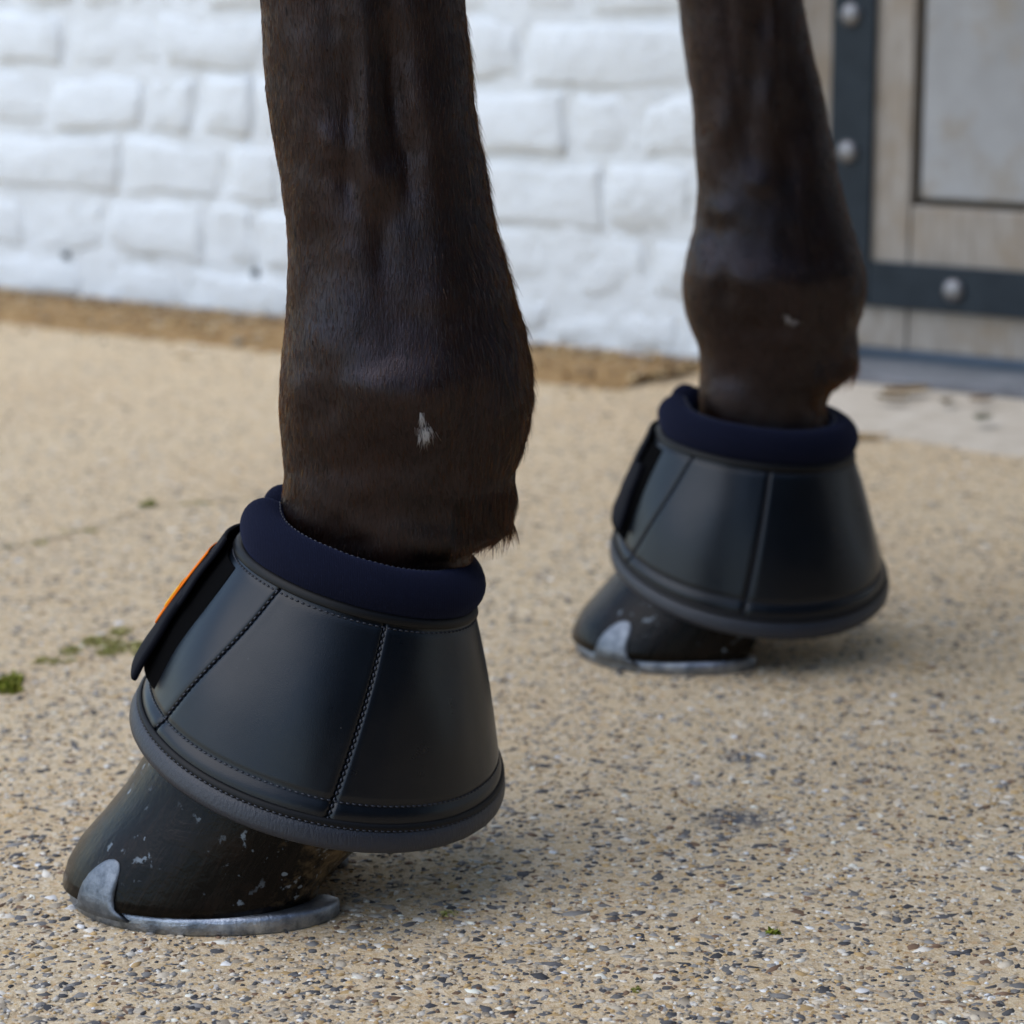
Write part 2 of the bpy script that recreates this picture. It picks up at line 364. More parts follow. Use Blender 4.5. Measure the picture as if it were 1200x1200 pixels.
mb = MB().box(wp(SD1+.004, -.002, 0), wd3*1.4, wn3*.23, up*2.6); link('wall_core', mb.mesh('wall_core', False), M_PAINT, WALL)
mb = MB().box(wp(SD0-.004, .012, 2.05), wd3*(SD1-SD0+.008), wn3*.22, up*.55); link('lintel', mb.mesh('lintel', False), M_PAINT, WALL)
ZR = [0, .055, .128, .199, .270, .341]
while ZR[-1] < 1.2: ZR.append(ZR[-1]+.072)
JN = {0: [-.02, .141, .301, .46, .63, .799, .962], 1: [.05, .171, .329, .408, .57, .65, .83, .916],
      2: [-.03, .205, .356, .44, .60, .70, .867, .975], 3: [.089, .241, .32, .404, .56, .66, .821, .908],
      4: [.0, .12, .269, .43, .51, .68, .769], 5: [.04, .142, .21, .33, .50, .58, .74, .84]}
def brick(s0, s1, z0, z1, k):
    r = random.Random(k); g = .0045
    s0 += g*r.uniform(.5, 1.3); s1 -= g*r.uniform(.5, 1.3); z0 += g*r.uniform(.4, 1.2); z1 -= g*r.uniform(.4, 1.2)
    pr = r.uniform(-.002, .0022); tx = r.uniform(-.002, .002); tz = r.uniform(-.0022, .001)
    e = .0040; e2 = .0110; ck = [r.uniform(-.004, .004) for _ in range(5)]
    su = [s0, s0+e, s0+e2, s0+(s1-s0)*.35, s0+(s1-s0)*.65, s1-e2, s1-e, s1]; zu = [z0, z0+e, z0+e2, (z0+z1)/2, z1-e2, z1-e, z1]
    dp = {0: .0080, 1: .0024, 2: .0006}
    P = []
    for i, s in enumerate(su):
        row = []
        for j, z in enumerate(zu):
            d1 = dp.get(min(i, len(su)-1-i), 0); d2 = dp.get(min(j, len(zu)-1-j), 0)
            d = math.hypot(d1, d2) if max(d1, d2) < .008 else max(d1, d2)
            p = wp(s, 0, z); w = .0052*nz(p, 28, 3)+.0042*nz(p, 75, 9)
            fi, fj = i/7, j/6; cz_ = (ck[0]*(1-fi)+ck[1]*fi)*(1-fj)+(ck[2]*(1-fi)+ck[3]*fi)*fj; cs_ = ck[4]*(2*fj-1)
            jx = cs_+.009*nz(p, 26, 5); jz = cz_+.008*nz(p, 24, 11)
            q = wp(s+jx, d+w-pr+tx*(2*i/7-1)+tz*(2*j/6-1), z+jz); row.append(q)
        P.append(row)
    return MB().grid(np.array(P)).mesh('brick')
k = 0
for r in range(len(ZR)-1):
    js = list(JN.get(r, []))
    if not js:
        js = [(.0 if r % 2 else .085)]; hd = r % 2
        while js[-1] < .95: js.append(js[-1]+(.112 if hd else .222)); hd = not hd
        js = [q for q in js if q < .97]
    hd = False
    while js[0] > -1.1: js.insert(0, js[0]-(.112 if hd else .218)*random.uniform(.95, 1.05)); hd = not hd
    js.append(SD0)
    for a, b in zip(js[:-1], js[1:]):
        k += 1; link('brick', brick(a, b, ZR[r], ZR[r+1], k), M_PAINT, WALL)
def wallhit(px, py, off=0):
    rr = ray(px, py); t = (WN@W0+off)/(WN@rr[:2]); P = rr*t+np.array([0, 0, CH]); return (P[:2]-W0)@WD, P[2]
def disc(c, ax, ay, az, prof, n=16):   # prof: (radius, height along az)
    P = np.array([[c+ax*r*math.cos(q)+ay*r*math.sin(q)+az*hh for r, hh in prof] for q in np.linspace(0, 2*math.pi, n, endpoint=False)])
    return MB().grid(P, cu=True)
for (px, py) in ((76, 299), (298, 320)):
    s, z = wallhit(px, py)
    link('wall_plug', disc(wp(s, 0, z), wd3, up, -wn3, [(.0042, -.006), (.0042, .0022), (.003, .003), (.0024, .0008), (.0001, .0004)]).mesh('wall_plug'), M_PLUG, WALL)

# ---------------------------------------------------------------- stable door
DOOR = empty('stable_door', wp((SD0+SD1)/2, DOFF+.02, .02))
tag(DOOR, 'weathered grey stable door with dark slate steel straps and round silver bolts', 'door')
def dbox(name, s0, s1, z0, z1, off, th, mat, bev=.002, parent=DOOR):
    return bevel(link(name, MB().box(wp(s0, off, z0), wd3*(s1-s0), wn3*th, up*(z1-z0)).mesh(name, False), mat, parent), bev)
ZB = .025
dbox('backing', SD0+.006, SD1-.006, ZB+.004, 1.9, DOFF+.03, .02, M_GAP)
dbox('stile', SD0+.002, 1.1805, ZB, 1.90, DOFF, .029, M_BOARD); dbox('stile', 1.98, SD1-.002, ZB, 1.90, DOFF, .029, M_BOARD)
dbox('bottom_rail', 1.182, 1.9785, ZB, .1665, DOFF+.0008, .028, M_BOARD); dbox('top_rail', 1.182, 1.9785, 1.75, 1.90, DOFF+.0008, .028, M_BOARD)
dbox('panel', 1.1885, 1.972, .1735, 1.743, DOFF+.005, .022, M_PANEL, .004)
dbox('strap', 1.095, 1.141, .0665, 1.88, DOFF-.007, .0065, M_STRAP, .0012)
dbox('strap', 1.1415, 2.09, .0665, .111, DOFF-.0066, .0061, M_STRAP, .0012)
def bolt(s, z):
    prof = [(.0112, 0), (.0112, .0020), (.0102, .0042), (.0080, .0060), (.0045, .0071), (.0001, .0074)]
    link('bolt', disc(wp(s, DOFF-.0072, z), wd3, up, -wn3, prof, 20).mesh('bolt'), M_BOLT, DOOR)
for z in (.216, .348, .48, .61): bolt(1.1155, z)
for s in (1.234, 1.36, 1.49): bolt(s, .0885)

# ================================================================= HORSE
HY, FY = 1.18, 1.605
HORSE = empty('horse', (.4, 1.39, 0))
tag(HORSE, 'dark brown horse standing on shod black hooves, white fleck on each fetlock', 'horse')
NT = 120; TT = np.linspace(0, 2*np.pi, NT, endpoint=False); cT, sT = np.cos(TT), np.sin(TT)
def leg_rows(contour, Y, depth, lower, upper, step):
    """contour: (pixel y, left x, right x); depth: (pixel y, half depth). Gives sections top to bottom: z, cx, cy, a, b"""
    R = []
    for z, cx, cy, a, b in upper: R.append((z, cx, cy, a, b))
    for y, xl, xr in contour:
        pl = atY(xl, y, Y); pr = atY(xr, y, Y)
        R.append((pl[2], (pl[0]+pr[0])/2, Y, (pr[0]-pl[0])/2, np.interp(y, [d[0] for d in depth], [d[1] for d in depth])))
    for z, cx, cy, a, b in lower: R.append((z, cx, cy, a, b))
    R = np.array(R); zz = R[:, 0]
    key = -zz
    q = np.concatenate([np.arange(key[0], -.42, .02), np.arange(-.42, key[-1], step), [key[-1]]])
    return np.stack([-q]+[spline(key, R[:, k], q) for k in range(1, 5)], 1)
def pix(p):
    dep = p[1]*CT-(p[2]-CH)*ST; return 600+F*p[0]/dep, 600-F*(p[1]*ST+(p[2]-CH)*CT)/dep
def leg_surface(R, lig, seed, ztop, relief):
    relief = np.array(relief, float)
    P = np.zeros((len(R), NT, 3)); p = .92
    cx_, sx_ = np.sign(cT)*np.abs(cT)**p, np.sign(sT)*np.abs(sT)**p
    for i, (z, cx, cy, a, b) in enumerate(R):
        fade = float(np.clip((z-lig[1])/(lig[0]-lig[1]), 0, 1)); fade = fade*fade*(3-2*fade)*float(np.clip((.50-z)/.08, 0, 1))
        fl = math.exp(-((z-lig[2])/.022)**2)
        for j in range(NT):
            u = cT[j]; side = abs(sT[j])
            d = 0.
            if side > .3:
                sl = u-.10*(z-.33)/.1
                d += .35*fade*(.0030*math.exp(-((sl+.09)/.11)**2)-.0040*math.exp(-((sl+.31)/.09)**2)-.0042*math.exp(-((sl-.20)/.11)**2))
                d += fl*(.0022*math.exp(-((u+.05)/.30)**2)-.0016*math.exp(-((u-.50)/.16)**2))
            pt = np.array([cx+a*cx_[j], cy+b*sx_[j], z])
            d += .0011*nz(pt, 42, seed)+.0016*nz(pt*np.array([1, 1, .45]), 26, seed+5)+.0005*nz(pt, 110, seed+2)
            if sT[j] < .2 and z < .42:
                u_, v_ = pix(pt); m_ = (relief[:, 0]-u_)/relief[:, 2]; n_ = (relief[:, 1]-v_)/relief[:, 3]
                d += .00125*float((relief[:, 4]*np.exp(-m_*m_-n_*n_)).sum())
            P[i, j] = pt+np.array([cT[j], sT[j], 0])*d
    return P
near_c = [(0, 304, 545), (60, 310, 551), (120, 317, 556), (180, 325, 566), (240, 333, 577), (300, 338, 592), (330, 339, 600), (360, 337, 609), (400, 333, 619), (440, 330, 625), (470, 329, 625),
          (500, 330, 620), (530, 332, 611), (550, 332, 604), (580, 330, 602), (605, 327, 600), (622, 326, 597), (630, 326, 580), (638, 326, 560), (660, 327, 548)]
near_d = [(0, .0315), (150, .030), (260, .031), (350, .0355), (430, .0410), (475, .0412), (520, .0375), (580, .0335), (640, .0315), (660, .031)]
near_up = [(1.05, -.10, 1.26, .15, .10), (.90, -.105, 1.23, .105, .075), (.75, -.10, 1.20, .08, .062), (.60, -.085, 1.185, .056, .048), (.52, -.080, 1.18, .056, .047), (.455, -.073, 1.18, .049, .040)]
near_lo = [(.13, -.062, 1.18, .040, .033), (.105, -.072, 1.178, .042, .038), (.075, -.088, 1.175, .048, .045)]
far_c = [(0, 793, 941), (57, 800, 952), (115, 810, 963), (172, 815, 974), (230, 817, 988), (264, 815, 998), (299, 806, 1009), (326, 802, 1014), (340, 802, 1015), (360, 804, 1011), (383, 810, 1005),
         (406, 818, 1006), (425, 820, 1004), (440, 819, 996), (448, 818, 980), (458, 817, 972)]
far_d = [(0, .031), (172, .030), (250, .034), (326, .0405), (360, .0385), (406, .033), (458, .031)]
far_up = [(1.05, .12, 1.53, .15, .10), (.90, .115, 1.55, .105, .075), (.75, .115, 1.58, .08, .062), (.60, .12, 1.60, .056, .048), (.52, .125, 1.605, .056, .047), (.455, .129, 1.605, .050, .041)]
far_lo = [(.125, .150, 1.605, .040, .033), (.095, .138, 1.602, .043, .038), (.07, .125, 1.60, .048, .045)]
NP_ = leg_surface(leg_rows(near_c, HY, near_d, near_lo, near_up, .0022), (.345, .285, .222), 1.3, .45,
    [(395, 168, 18, 28, 2.2), (410, 215, 14, 24, -1.4), (446, 212, 13, 22, 1.8), (430, 130, 11, 90, 2.4), (410, 120, 10, 70, -2.8), (464, 105, 14, 75, -3.4), (482, 185, 11, 45, -2.6), (446, 290, 14, 50, -1.0),
     (508, 150, 28, 90, 1.4), (360, 120, 26, 110, 1.2), (372, 300, 18, 60, -1.0), (346, 330, 16, 60, .8), (400, 400, 50, 34, 1.2), (388, 482, 26, 26, -1.6), (350, 455, 18, 26, 1.2), (470, 452, 62, 30, 2.6),
     (562, 480, 22, 70, -1.4), (460, 540, 80, 34, -1.8), (362, 590, 26, 30, .8), (500, 602, 44, 20, -1.2), (545, 380, 20, 70, -1.0), (520, 330, 26, 60, 1.2), (450, 300, 14, 60, -.8)])
FP_ = leg_surface(leg_rows(far_c, FY, far_d, far_lo, far_up, .004), (.335, .28, .205), 8.1, .45,
    [(905, 80, 11, 70, 2.0), (880, 110, 11, 75, -2.8), (848, 150, 13, 22, 2.0), (862, 190, 10, 18, -.8), (836, 276, 11, 24, -1.2), (850, 248, 22, 14, 1.6), (890, 215, 13, 9, 1.4), (928, 150, 14, 65, -1.4),
     (890, 322, 38, 22, 3.0), (850, 342, 15, 24, -2.2), (880, 384, 45, 16, -2.6), (962, 330, 18, 45, -1.4), (930, 402, 30, 14, 1.2), (905, 280, 10, 30, .8)])
mb = MB(); mb.grid(NP_, cv=True, capu=True); mb.grid(FP_, cv=True, capu=True)
q = np.linspace(0, 2*np.pi, 32, endpoint=False)
def sec_h(L):       # barrel sections along x
    return np.array([[(x, cy+ry*math.cos(t), cz+rz*math.sin(t)) for t in q] for x, cy, cz, ry, rz in L])
def sec_v(L):
    return np.array([[(cx+rx*math.cos(t), cy+ry*math.sin(t), z) for t in q] for z, cx, cy, rx, ry in L])
mb.grid(sec_h([(-.40, 1.39, 1.12, .06, .10), (-.34, 1.39, 1.13, .15, .21), (-.2, 1.39, 1.15, .22, .28), (0, 1.39, 1.17, .27, .33), (.4, 1.39, 1.17, .31, .34), (.9, 1.39, 1.19, .31, .32), (1.25, 1.39, 1.23, .28, .29), (1.5, 1.39, 1.22, .2, .23), (1.62, 1.39, 1.2, .07, .12)]), cv=True, capu=True)
mb.grid(np.array([[(x+rx*math.sin(t)*sx, 1.39+ry*math.cos(t), z+rx*math.sin(t)*sz) for t in q] for x, z, rx, ry, sx, sz in
                  [(-.12, 1.22, .30, .16, .7, .7), (-.35, 1.45, .25, .12, .75, .65), (-.6, 1.72, .18, .085, .75, .65), (-.78, 1.88, .15, .08, .85, .5), (-.88, 1.86, .15, .09, .8, -.6), (-1.02, 1.70, .12, .085, .75, -.65), (-1.2, 1.50, .08, .06, .75, -.65), (-1.28, 1.42, .045, .045, .75, -.65)]]), cv=True, capu=True)
for hy in (1.21, 1.57):
    mb.grid(sec_v([(1.25, 1.33, 1.39+(hy-1.39)*.7, .24, .13), (1.0, 1.33, hy, .20, .12), (.8, 1.34, hy, .12, .08), (.62, 1.42, hy, .075, .05), (.52, 1.45, hy, .065, .045), (.42, 1.44, hy, .045, .036), (.28, 1.43, hy, .036, .032), (.19, 1.425, hy, .046, .04), (.12, 1.40, hy, .038, .034), (.075, 1.37, hy, .045, .045), (.0752, 1.37, hy, .05, .05), (.002, 1.335, hy, .065, .062)]), cv=True, capu=True)
link('body', mb.mesh('body'), M_SKIN, HORSE)

# ---- coat: real short hairs lying down the legs
def grow(P, zr, dens, length, rad, seed, keep=None, lift=.10, npt=4, extra=None):
    r = np.random.default_rng(seed)
    Z = P[:, 0, 2]; i0 = np.searchsorted(-Z, -zr[1]); i1 = np.searchsorted(-Z, -zr[0])
    A = P[i0:i1]; B = np.roll(A, -1, 1)
    p00, p01, p10, p11 = A[:-1], B[:-1], A[1:], B[1:]
    nrm = np.cross(p01-p00, p10-p00); ar = np.linalg.norm(nrm, axis=2); nrm = nrm/(ar[..., None]+1e-12)
    cen = np.stack([A[:, :, 0].mean(1), A[:, :, 1].mean(1)], 1)[:-1]
    if np.mean((p00[..., 0]-cen[:, None, 0])*nrm[..., 0]+(p00[..., 1]-cen[:, None, 1])*nrm[..., 1]) < 0: nrm = -nrm
    w = ar.copy()
    if keep is not None: w *= keep(p00)
    n = int(dens*w.sum()*1e4); cell = r.choice(w.size, n, p=(w/w.sum()).ravel()); ci, cj = np.unravel_index(cell, w.shape)
    u, v = r.random((2, n, 1))
    root = (p00[ci, cj]*(1-u)+p01[ci, cj]*u)*(1-v)+(p10[ci, cj]*(1-u)+p11[ci, cj]*u)*v
    nn = nrm[ci, cj]
    td = np.tile(np.array([0, 0, -1.]), (n, 1)); td -= nn*(td*nn).sum(1, keepdims=True)
    td /= np.linalg.norm(td, axis=1, keepdims=True)+1e-9
    sd = np.cross(nn, td)
    sw = np.sin(root[:, 2]*55+root[:, 0]*70)*.10+np.sin(root[:, 2]*140-root[:, 0]*160+2)*.10+r.normal(0, .09, n)
    L = length(root, r)[:, None]
    lf = lift*(.6+.8*r.random((n, 1)))
    if extra is not None: lf = lf+extra(root)[:, None]
    pts = []
    for k in range(npt):
        t = k/(npt-1)
        pts.append(root+td*L*t+sd*sw[:, None]*L*t+nn*(lf*L*(t-.45*t*t))-nn*.0002*(k == 0))
    return np.stack(pts, 1), np.full(n, rad)*r.uniform(.75, 1.3, n)
def curves(name, sets, mat, parent):
    PP = np.concatenate([s[0].reshape(-1, 3) for s in sets]); npts = [s[0].shape[1] for s in sets]
    sizes = [k for s, k in zip(sets, npts) for _ in range(len(s[0]))]
    hc = bpy.data.hair_curves.new(name); hc.add_curves(sizes)
    hc.position_data.foreach_set('vector', PP.astype(np.float32).ravel())
    rad = np.concatenate([(s[1][:, None]*np.linspace(1, .25, k)[None]).ravel() for s, k in zip(sets, npts)])
    at = hc.attributes.get('radius') or hc.attributes.new('radius', 'FLOAT', 'POINT')
    at.data.foreach_set('value', rad.astype(np.float32))
    hc.materials.append(mat)
    o = bpy.data.objects.new(name, hc); COL.objects.link(o)
    o.parent = parent; o.matrix_parent_inverse = parent.matrix_world.inverted(); o['kind'] = 'stuff'; return o
def len_near(rt, r):
    back = np.clip((rt[:, 0]+.045)/.05, 0, 1)*np.clip((.30-rt[:, 2])/.06, 0, 1)
    return r.uniform(.0024, .0042, len(rt))*(1+1.0*back)
zt = lambda y, Y: atY(500, y, Y)[2]
front = lambda p: np.where(p[..., 1] < p[..., 1].mean()+.012, 1., .25)
tuftk = lambda p: ((p[..., 0] > -.028) & (p[..., 2] < zt(560, HY)) & (p[..., 2] > zt(634, HY)))*1.
edgek = lambda p: (p[..., 0] > -.02)*1.
sets = [grow(NP_, (.125, .43), 95, len_near, .000055, 1, front),
        grow(NP_, (.13, .26), 90, lambda rt, r: r.uniform(.006, .012, len(rt)), .00008, 2, tuftk, lift=.22),
        grow(NP_, (.20, .40), 9, lambda rt, r: r.uniform(.005, .010, len(rt)), .00007, 3, edgek, lift=.40),
        grow(FP_, (.12, .43), 45, lambda rt, r: r.uniform(.003, .005, len(rt)), .00007, 4, front),
        grow(FP_, (.12, .22), 30, lambda rt, r: r.uniform(.006, .013, len(rt)), .00011, 5, lambda p: ((p[..., 0] > .175) & (p[..., 2] < zt(405, FY)))*1., lift=.25)]
curves('coat', sets, M_HAIR, HORSE)
M_PALE = hairmat('pale_hair_tip', .86, 1., .3, .5)
curves('pale_hairs', [grow(NP_, (.13, .43), 9, lambda rt, r: r.uniform(.0025, .005, len(rt)), .00007, 21, front, lift=.22), grow(NP_, (.26, .40), 10, lambda rt, r: r.uniform(.004, .008, len(rt)), .00006, 22, edgek, lift=.30), grow(FP_, (.13, .43), 2, lambda rt, r: r.uniform(.003, .006, len(rt)), .00008, 23, front, lift=.22)], M_PALE, HORSE)
def patch(P, Y, blobs, n, seed):
    r = np.random.default_rng(seed); pts = []
    C = P.reshape(-1, 3); C = C[C[:, 1] < Y]
    for (px, py, sx, sy, wgt) in blobs:
        for _ in range(int(n*wgt)):
            x, y = px+r.normal(0, sx), py+r.normal(0, sy); d = ray(x, y); c0 = np.array([0, 0, CH])
            q_ = C-c0; tt = q_@d/(d@d); dist = np.linalg.norm(q_-tt[:, None]*d, axis=1); h = C[dist.argmin()]
            b = c0+d*((h-c0)@d/(d@d))+np.array([0, -.0009, 0]); L = r.uniform(.002, .0045)
            sw = .10+r.normal(0, .18)+(x-px)*.02
            pts.append([b+np.array([sw*L*t, -.0008*t*(1-t)*4-.0003, -L*t]) for t in (0, .33, .67, 1)])
    return np.array(pts), np.full(len(pts), .00011)
curves('white_fleck', [patch(NP_, HY, [(494, 488, 1.5, 4, .25), (498, 506, 4.5, 4.5, 1.)], 130, 5), patch(FP_, FY, [(923, 371, 2, 2, .5), (929, 375, 3, 1.5, .5)], 60, 6)], M_WHITEHAIR, HORSE)

# ---------------------------------------------------------------- hooves and shoes
def outline(phi, half_w=.062, front=.066, back=.078):     # hoof plan, toe towards -x
    c, s = math.cos(phi), math.sin(phi)
    return np.array([-(front if c > 0 else back)*np.sign(c)*abs(c)**.94, half_w*np.sign(s)*abs(s)**.92])
def make_hoof(cx, cy, yaw, sc, tall, shear, PHM):
    R = np.array([[math.cos(yaw), -math.sin(yaw)], [math.sin(yaw), math.cos(yaw)]])
    org = np.array([cx, cy, 0])
    def L2W(p, z): xy = R@(np.asarray(p)*sc); return org+np.array([xy[0], xy[1], z])
    # everything is built in the hoof's own frame, the object carries place and yaw
    ph = np.linspace(-PHM, PHM, 61); th = .0085
    # hoof wall
    zs = np.array([.0088, .014, .024, .036, .050, .064, .078, .09])*tall/.09; SH = lambda z: shear*z*(.55+.45*min(z/.05, 1))-.006*math.exp(-((z-.016)/.016)**2)
    rows = []
    for z in zs:
        k = (z-.0088)/tall; ring = []
        for f in ph:
            o = outline(f); infl = .995-.10*k+.012*math.sin(k*3)
            back = max(0, -math.cos(f))
            x, y = o[0]*(infl-.12*back*(1-k)), o[1]*infl
            jig = .0006*math.sin(z*420+f*2)*1+.0009*noise.noise(Vector((f*3, z*60, cx*9)))
            x += SH(z)*(1 if f == f else 0)-(.010*back*(1-k)); l_ = math.hypot(x-SH(z), y)+1e-6
            ring.append((x+(x-SH(z))/l_*jig, y+y/l_*jig, z))
        a, b = np.array(ring[-1]), np.array(ring[0])              # the back, bulbs with a cleft
        for t in np.linspace(0, 1, 10)[1:-1]:
            p = a*(1-t)+b*t; bulge = .010*abs(math.sin(2*math.pi*t))*(.4+k)-.004+.010*math.sin(math.pi*min(k*1.4, 1))*math.sin(math.pi*t)**.5; p[0] += bulge; ring.append(tuple(p))
        rows.append(ring)
    me = MB().grid(np.array(rows), cv=True, capu=True).mesh('hoof')
    ho = bpy.data.objects.new('hoof', me); COL.objects.link(ho); me.materials.append(M_HOOF)
    # shoe: band with rounded edges, heels tapering
    prof = [(0, .0010), (.0008, 0), (.018, 0), (.019, .001), (.019, th-.001), (.0182, th), (.0022, th), (.0006, th-.0010), (0, th-.0028)]
    P = []
    for f in np.concatenate([np.linspace(-PHM, -PHM+.36, 16)[:-1], np.linspace(-PHM+.36, PHM-.36, 60), np.linspace(PHM-.36, PHM, 16)[1:]]):
        o = outline(f)*(.985 if abs(f) < 1.2 else .985+.025*min(1, (abs(f)-1.2)/.5)); e = 1e-3; tg = outline(f+e)-outline(f-e); tg /= np.linalg.norm(tg); nin = np.array([-tg[1], tg[0]])
        if nin@o > 0: nin = -nin
        end = (PHM-abs(f))/.60; w = 1. if end > 1 else math.sqrt(max(.01, 1-(1-end)**2.4))
        mid = o+nin*(.0095+.004*max(0, 1-end)**2)
        P.append([(*(mid+nin*(d-.0095)*w), z if end > 1 else z*(.62+.38*w)) for d, z in prof])
    me = MB().grid(np.array(P), cv=True, capu=True).mesh('horseshoe')
    sh = bpy.data.objects.new('horseshoe', me); COL.objects.link(sh); me.materials.append(M_STEEL)
    # clips drawn up the toe quarters
    cl = []
    for sgn in (-1, 1):
        C = []
        for h_ in np.array([0, .1, .2, .35, .5, .65, .78, .87, .93, .97, 1.]):
            row = []
            wdt = .165*(1-h_**3.2)**.55+.012; z = th-.004+h_*.0245
            for wv_ in np.linspace(-1, 1, 9):
                f = sgn*(.84-.06*h_)+wv_*wdt*(1+.55*math.exp(-h_/.10)); o = outline(f)
                k = (z-.0088)/tall; s_ = (.995-.10*max(k, 0)+.012*math.sin(max(k, 0)*3))
                outw = .0017*(1-.5*h_)*(1-.35*wv_**4); x, y = o[0]*s_+SH(z), o[1]*s_
                n_ = np.array([o[0]/.066**2, o[1]/.062**2]); n_ /= np.linalg.norm(n_)
                if h_ < .15: x, y = o[0]*.995-.001, o[1]*.995; outw = .0012
                row.append((x+n_[0]*outw, y+n_[1]*outw, z))
            C.append(row)
        me = MB().grid(np.array(C)).mesh('clip'); co_ = bpy.data.objects.new('clip', me); COL.objects.link(co_); me.materials.append(M_CLIP)
        solidify(co_, .0028); cl.append(co_)
    for o in (ho, sh):
        o.location = org; o.rotation_euler = (0, 0, yaw); o.scale = (sc, sc, 1); bpy.context.view_layer.update()
        o.parent = HORSE; o.matrix_parent_inverse = HORSE.matrix_world.inverted()
    for c_ in cl: c_.parent = sh
    return ho
make_hoof(-.134, 1.173, 0., 1., .085, .52, math.radians(147))
make_hoof(.104, 1.598, math.radians(2), 1.01, .084, .52, math.radians(122))

# ================================================================= BELL BOOTS
def make_boot(Cp, Hp, cy, seams, dy, label, det, flap):
    def fr(p):
        cx, cz, sx, sy, R = p
        n = np.array([-sx, -sy, 1.]); n /= np.linalg.norm(n); e1 = np.array([1, 0, sx]); e1 /= np.linalg.norm(e1)
        return np.array([cx, cy, cz]), e1, np.cross(n, e1), R, n
    A, B = fr(Cp), fr(Hp); base = np.array([Hp[0], cy, 0.])
    def S(Td, t, off=0.):
        c = A[0]*(1-t)+B[0]*t; e1 = A[1]*(1-t)+B[1]*t; e2 = A[2]*(1-t)+B[2]*t
        R = A[3]*(1-t)+B[3]*t+.0022*math.sin(math.pi*min(max(t, 0), 1))+off
        q = math.radians(Td); return c+R*(math.cos(q)*e1+math.sin(q)*e2)
    BO = empty('bell_boot', base); tag(BO, label, 'hoof boot', 'bell boots worn over the front hooves')
    def seamT(s, t): return s[0]*(1-t)+s[1]*t
    allT = seams
    def soft(Td, t):          # leather gives a little: dents, valley at the seams
        d = .0
        for s in allT:
            for w in (-360, 0, 360):
                x = Td-seamT(s, t)+w; d -= .0007*math.exp(-(x/.8)**2); d += .00025*math.exp(-((x-2.4)/1.8)**2)+.00015*math.exp(-((x+2.4)/1.8)**2)
        d -= .0007*math.exp(-((t-.80)/.012)**2); d += .0007*math.exp(-((t-.848)/.03)**2); d -= .0006*math.exp(-((t-.03)/.012)**2)
        q = math.radians(Td); d += .0017*noise.noise(Vector((math.cos(q)*2.1+cy*7, math.sin(q)*2.1, t*1.8)))*math.sin(math.pi*min(t, 1))
        return d
    n_s = len(seams)
    for k in range(n_s):
        a, b = seams[k], seams[(k+1) % n_s]
        wrap = 360 if k == n_s-1 else 0
        tt = np.linspace(-.02, .905, 60); nn = max(10, int((b[0]+wrap-a[0])/1.5))
        P = np.array([[S(seamT(a, t)*(1-v)+(seamT(b, t)+wrap)*v, t, soft(seamT(a, t)*(1-v)+(seamT(b, t)+wrap)*v, t)) for v in np.linspace(0, 1, nn+1)] for t in tt])
        o = link('panel', MB().grid(P).mesh('panel', fix=False), M_LEATHER, BO); solidify(o, .0028)
    AN = np.arange(0, 360, 2.5)
    # hem binding and its ridge
    prof = [(.900, .0004), (.907, .0012), (.93, .0017), (.965, .0018), (.988, .0013), (1.0, .0002), (1.003, -.0012), (.998, -.0026), (.97, -.0036), (.93, -.0036), (.90, -.0032)]
    P = np.array([[S(T_, t, o+.00012*noise.noise(Vector((T_*.9, t*30, 1)))) for t, o in prof] for T_ in AN]); link('hem_binding', MB().grid(P, cu=True, cv=True).mesh('hem_binding'), M_BIND, BO)
    def ring(name, t, off, r, mat, tl=1.):
        P = np.array([[S(T_, t+tl*r*math.sin(q_)/.085, off+r*math.cos(q_)) for q_ in np.linspace(0, 2*math.pi, 10, endpoint=False)] for T_ in AN])
        return link(name, MB().grid(P, cu=True, cv=True).mesh(name), mat, BO)
    ring('hem_ridge', .888, .0006, .0011, M_PIPE, 1.4)
    # thin band under the collar
    P = np.array([[S(T_, t, o) for t, o in ((.016, .0010), (.010, .0015), (-.015, .0015), (-.03, .0008), (-.03, -.002), (.014, -.002))] for T_ in AN])
    link('top_band', MB().grid(P, cu=True, cv=True).mesh('top_band'), M_PIPE, BO)
    # padded collar: an open roll that meets at the front
    C0, e1, e2, R0, nn_ = A
    ang = np.concatenate([np.linspace(flap['c0'], flap['c0']+6, 9)[:-1], np.arange(flap['c0']+6, flap['c1']-6, 2.5), np.linspace(flap['c1']-6, flap['c1'], 9)])
    def roll(T_, q_, ex=0.):
        d = min(T_-flap['c0'], flap['c1']-T_)*math.pi/180*R0; rr = .0105
        w = math.sqrt(max(1e-4, 1-max(0, 1-d/rr)**2)) if d < rr else 1.
        lump = 1+.03*noise.noise(Vector((T_*.05, cy, 2)))
        rise = .004*math.exp(-((T_-flap['c0'])/22)**2)+.006*math.exp(-((T_-flap['c1'])/16)**2)
        rad, hgt = R0-.0078+(.0102*lump+ex)*math.cos(q_)*w, .0098+rise+(.0108*lump+ex)*math.sin(q_)*w
        a = math.radians(T_); return C0+(e1*math.cos(a)+e2*math.sin(a))*(rad+flap.get('lean', 0)*hgt)+nn_*hgt
    P = np.array([[roll(T_, q_) for q_ in np.linspace(0, 2*math.pi, 26, endpoint=False)] for T_ in ang])
    link('collar', MB().grid(P, cv=True, capu=True).mesh('collar'), M_KNIT, BO)
    # stitching
    V, Tr = [], []
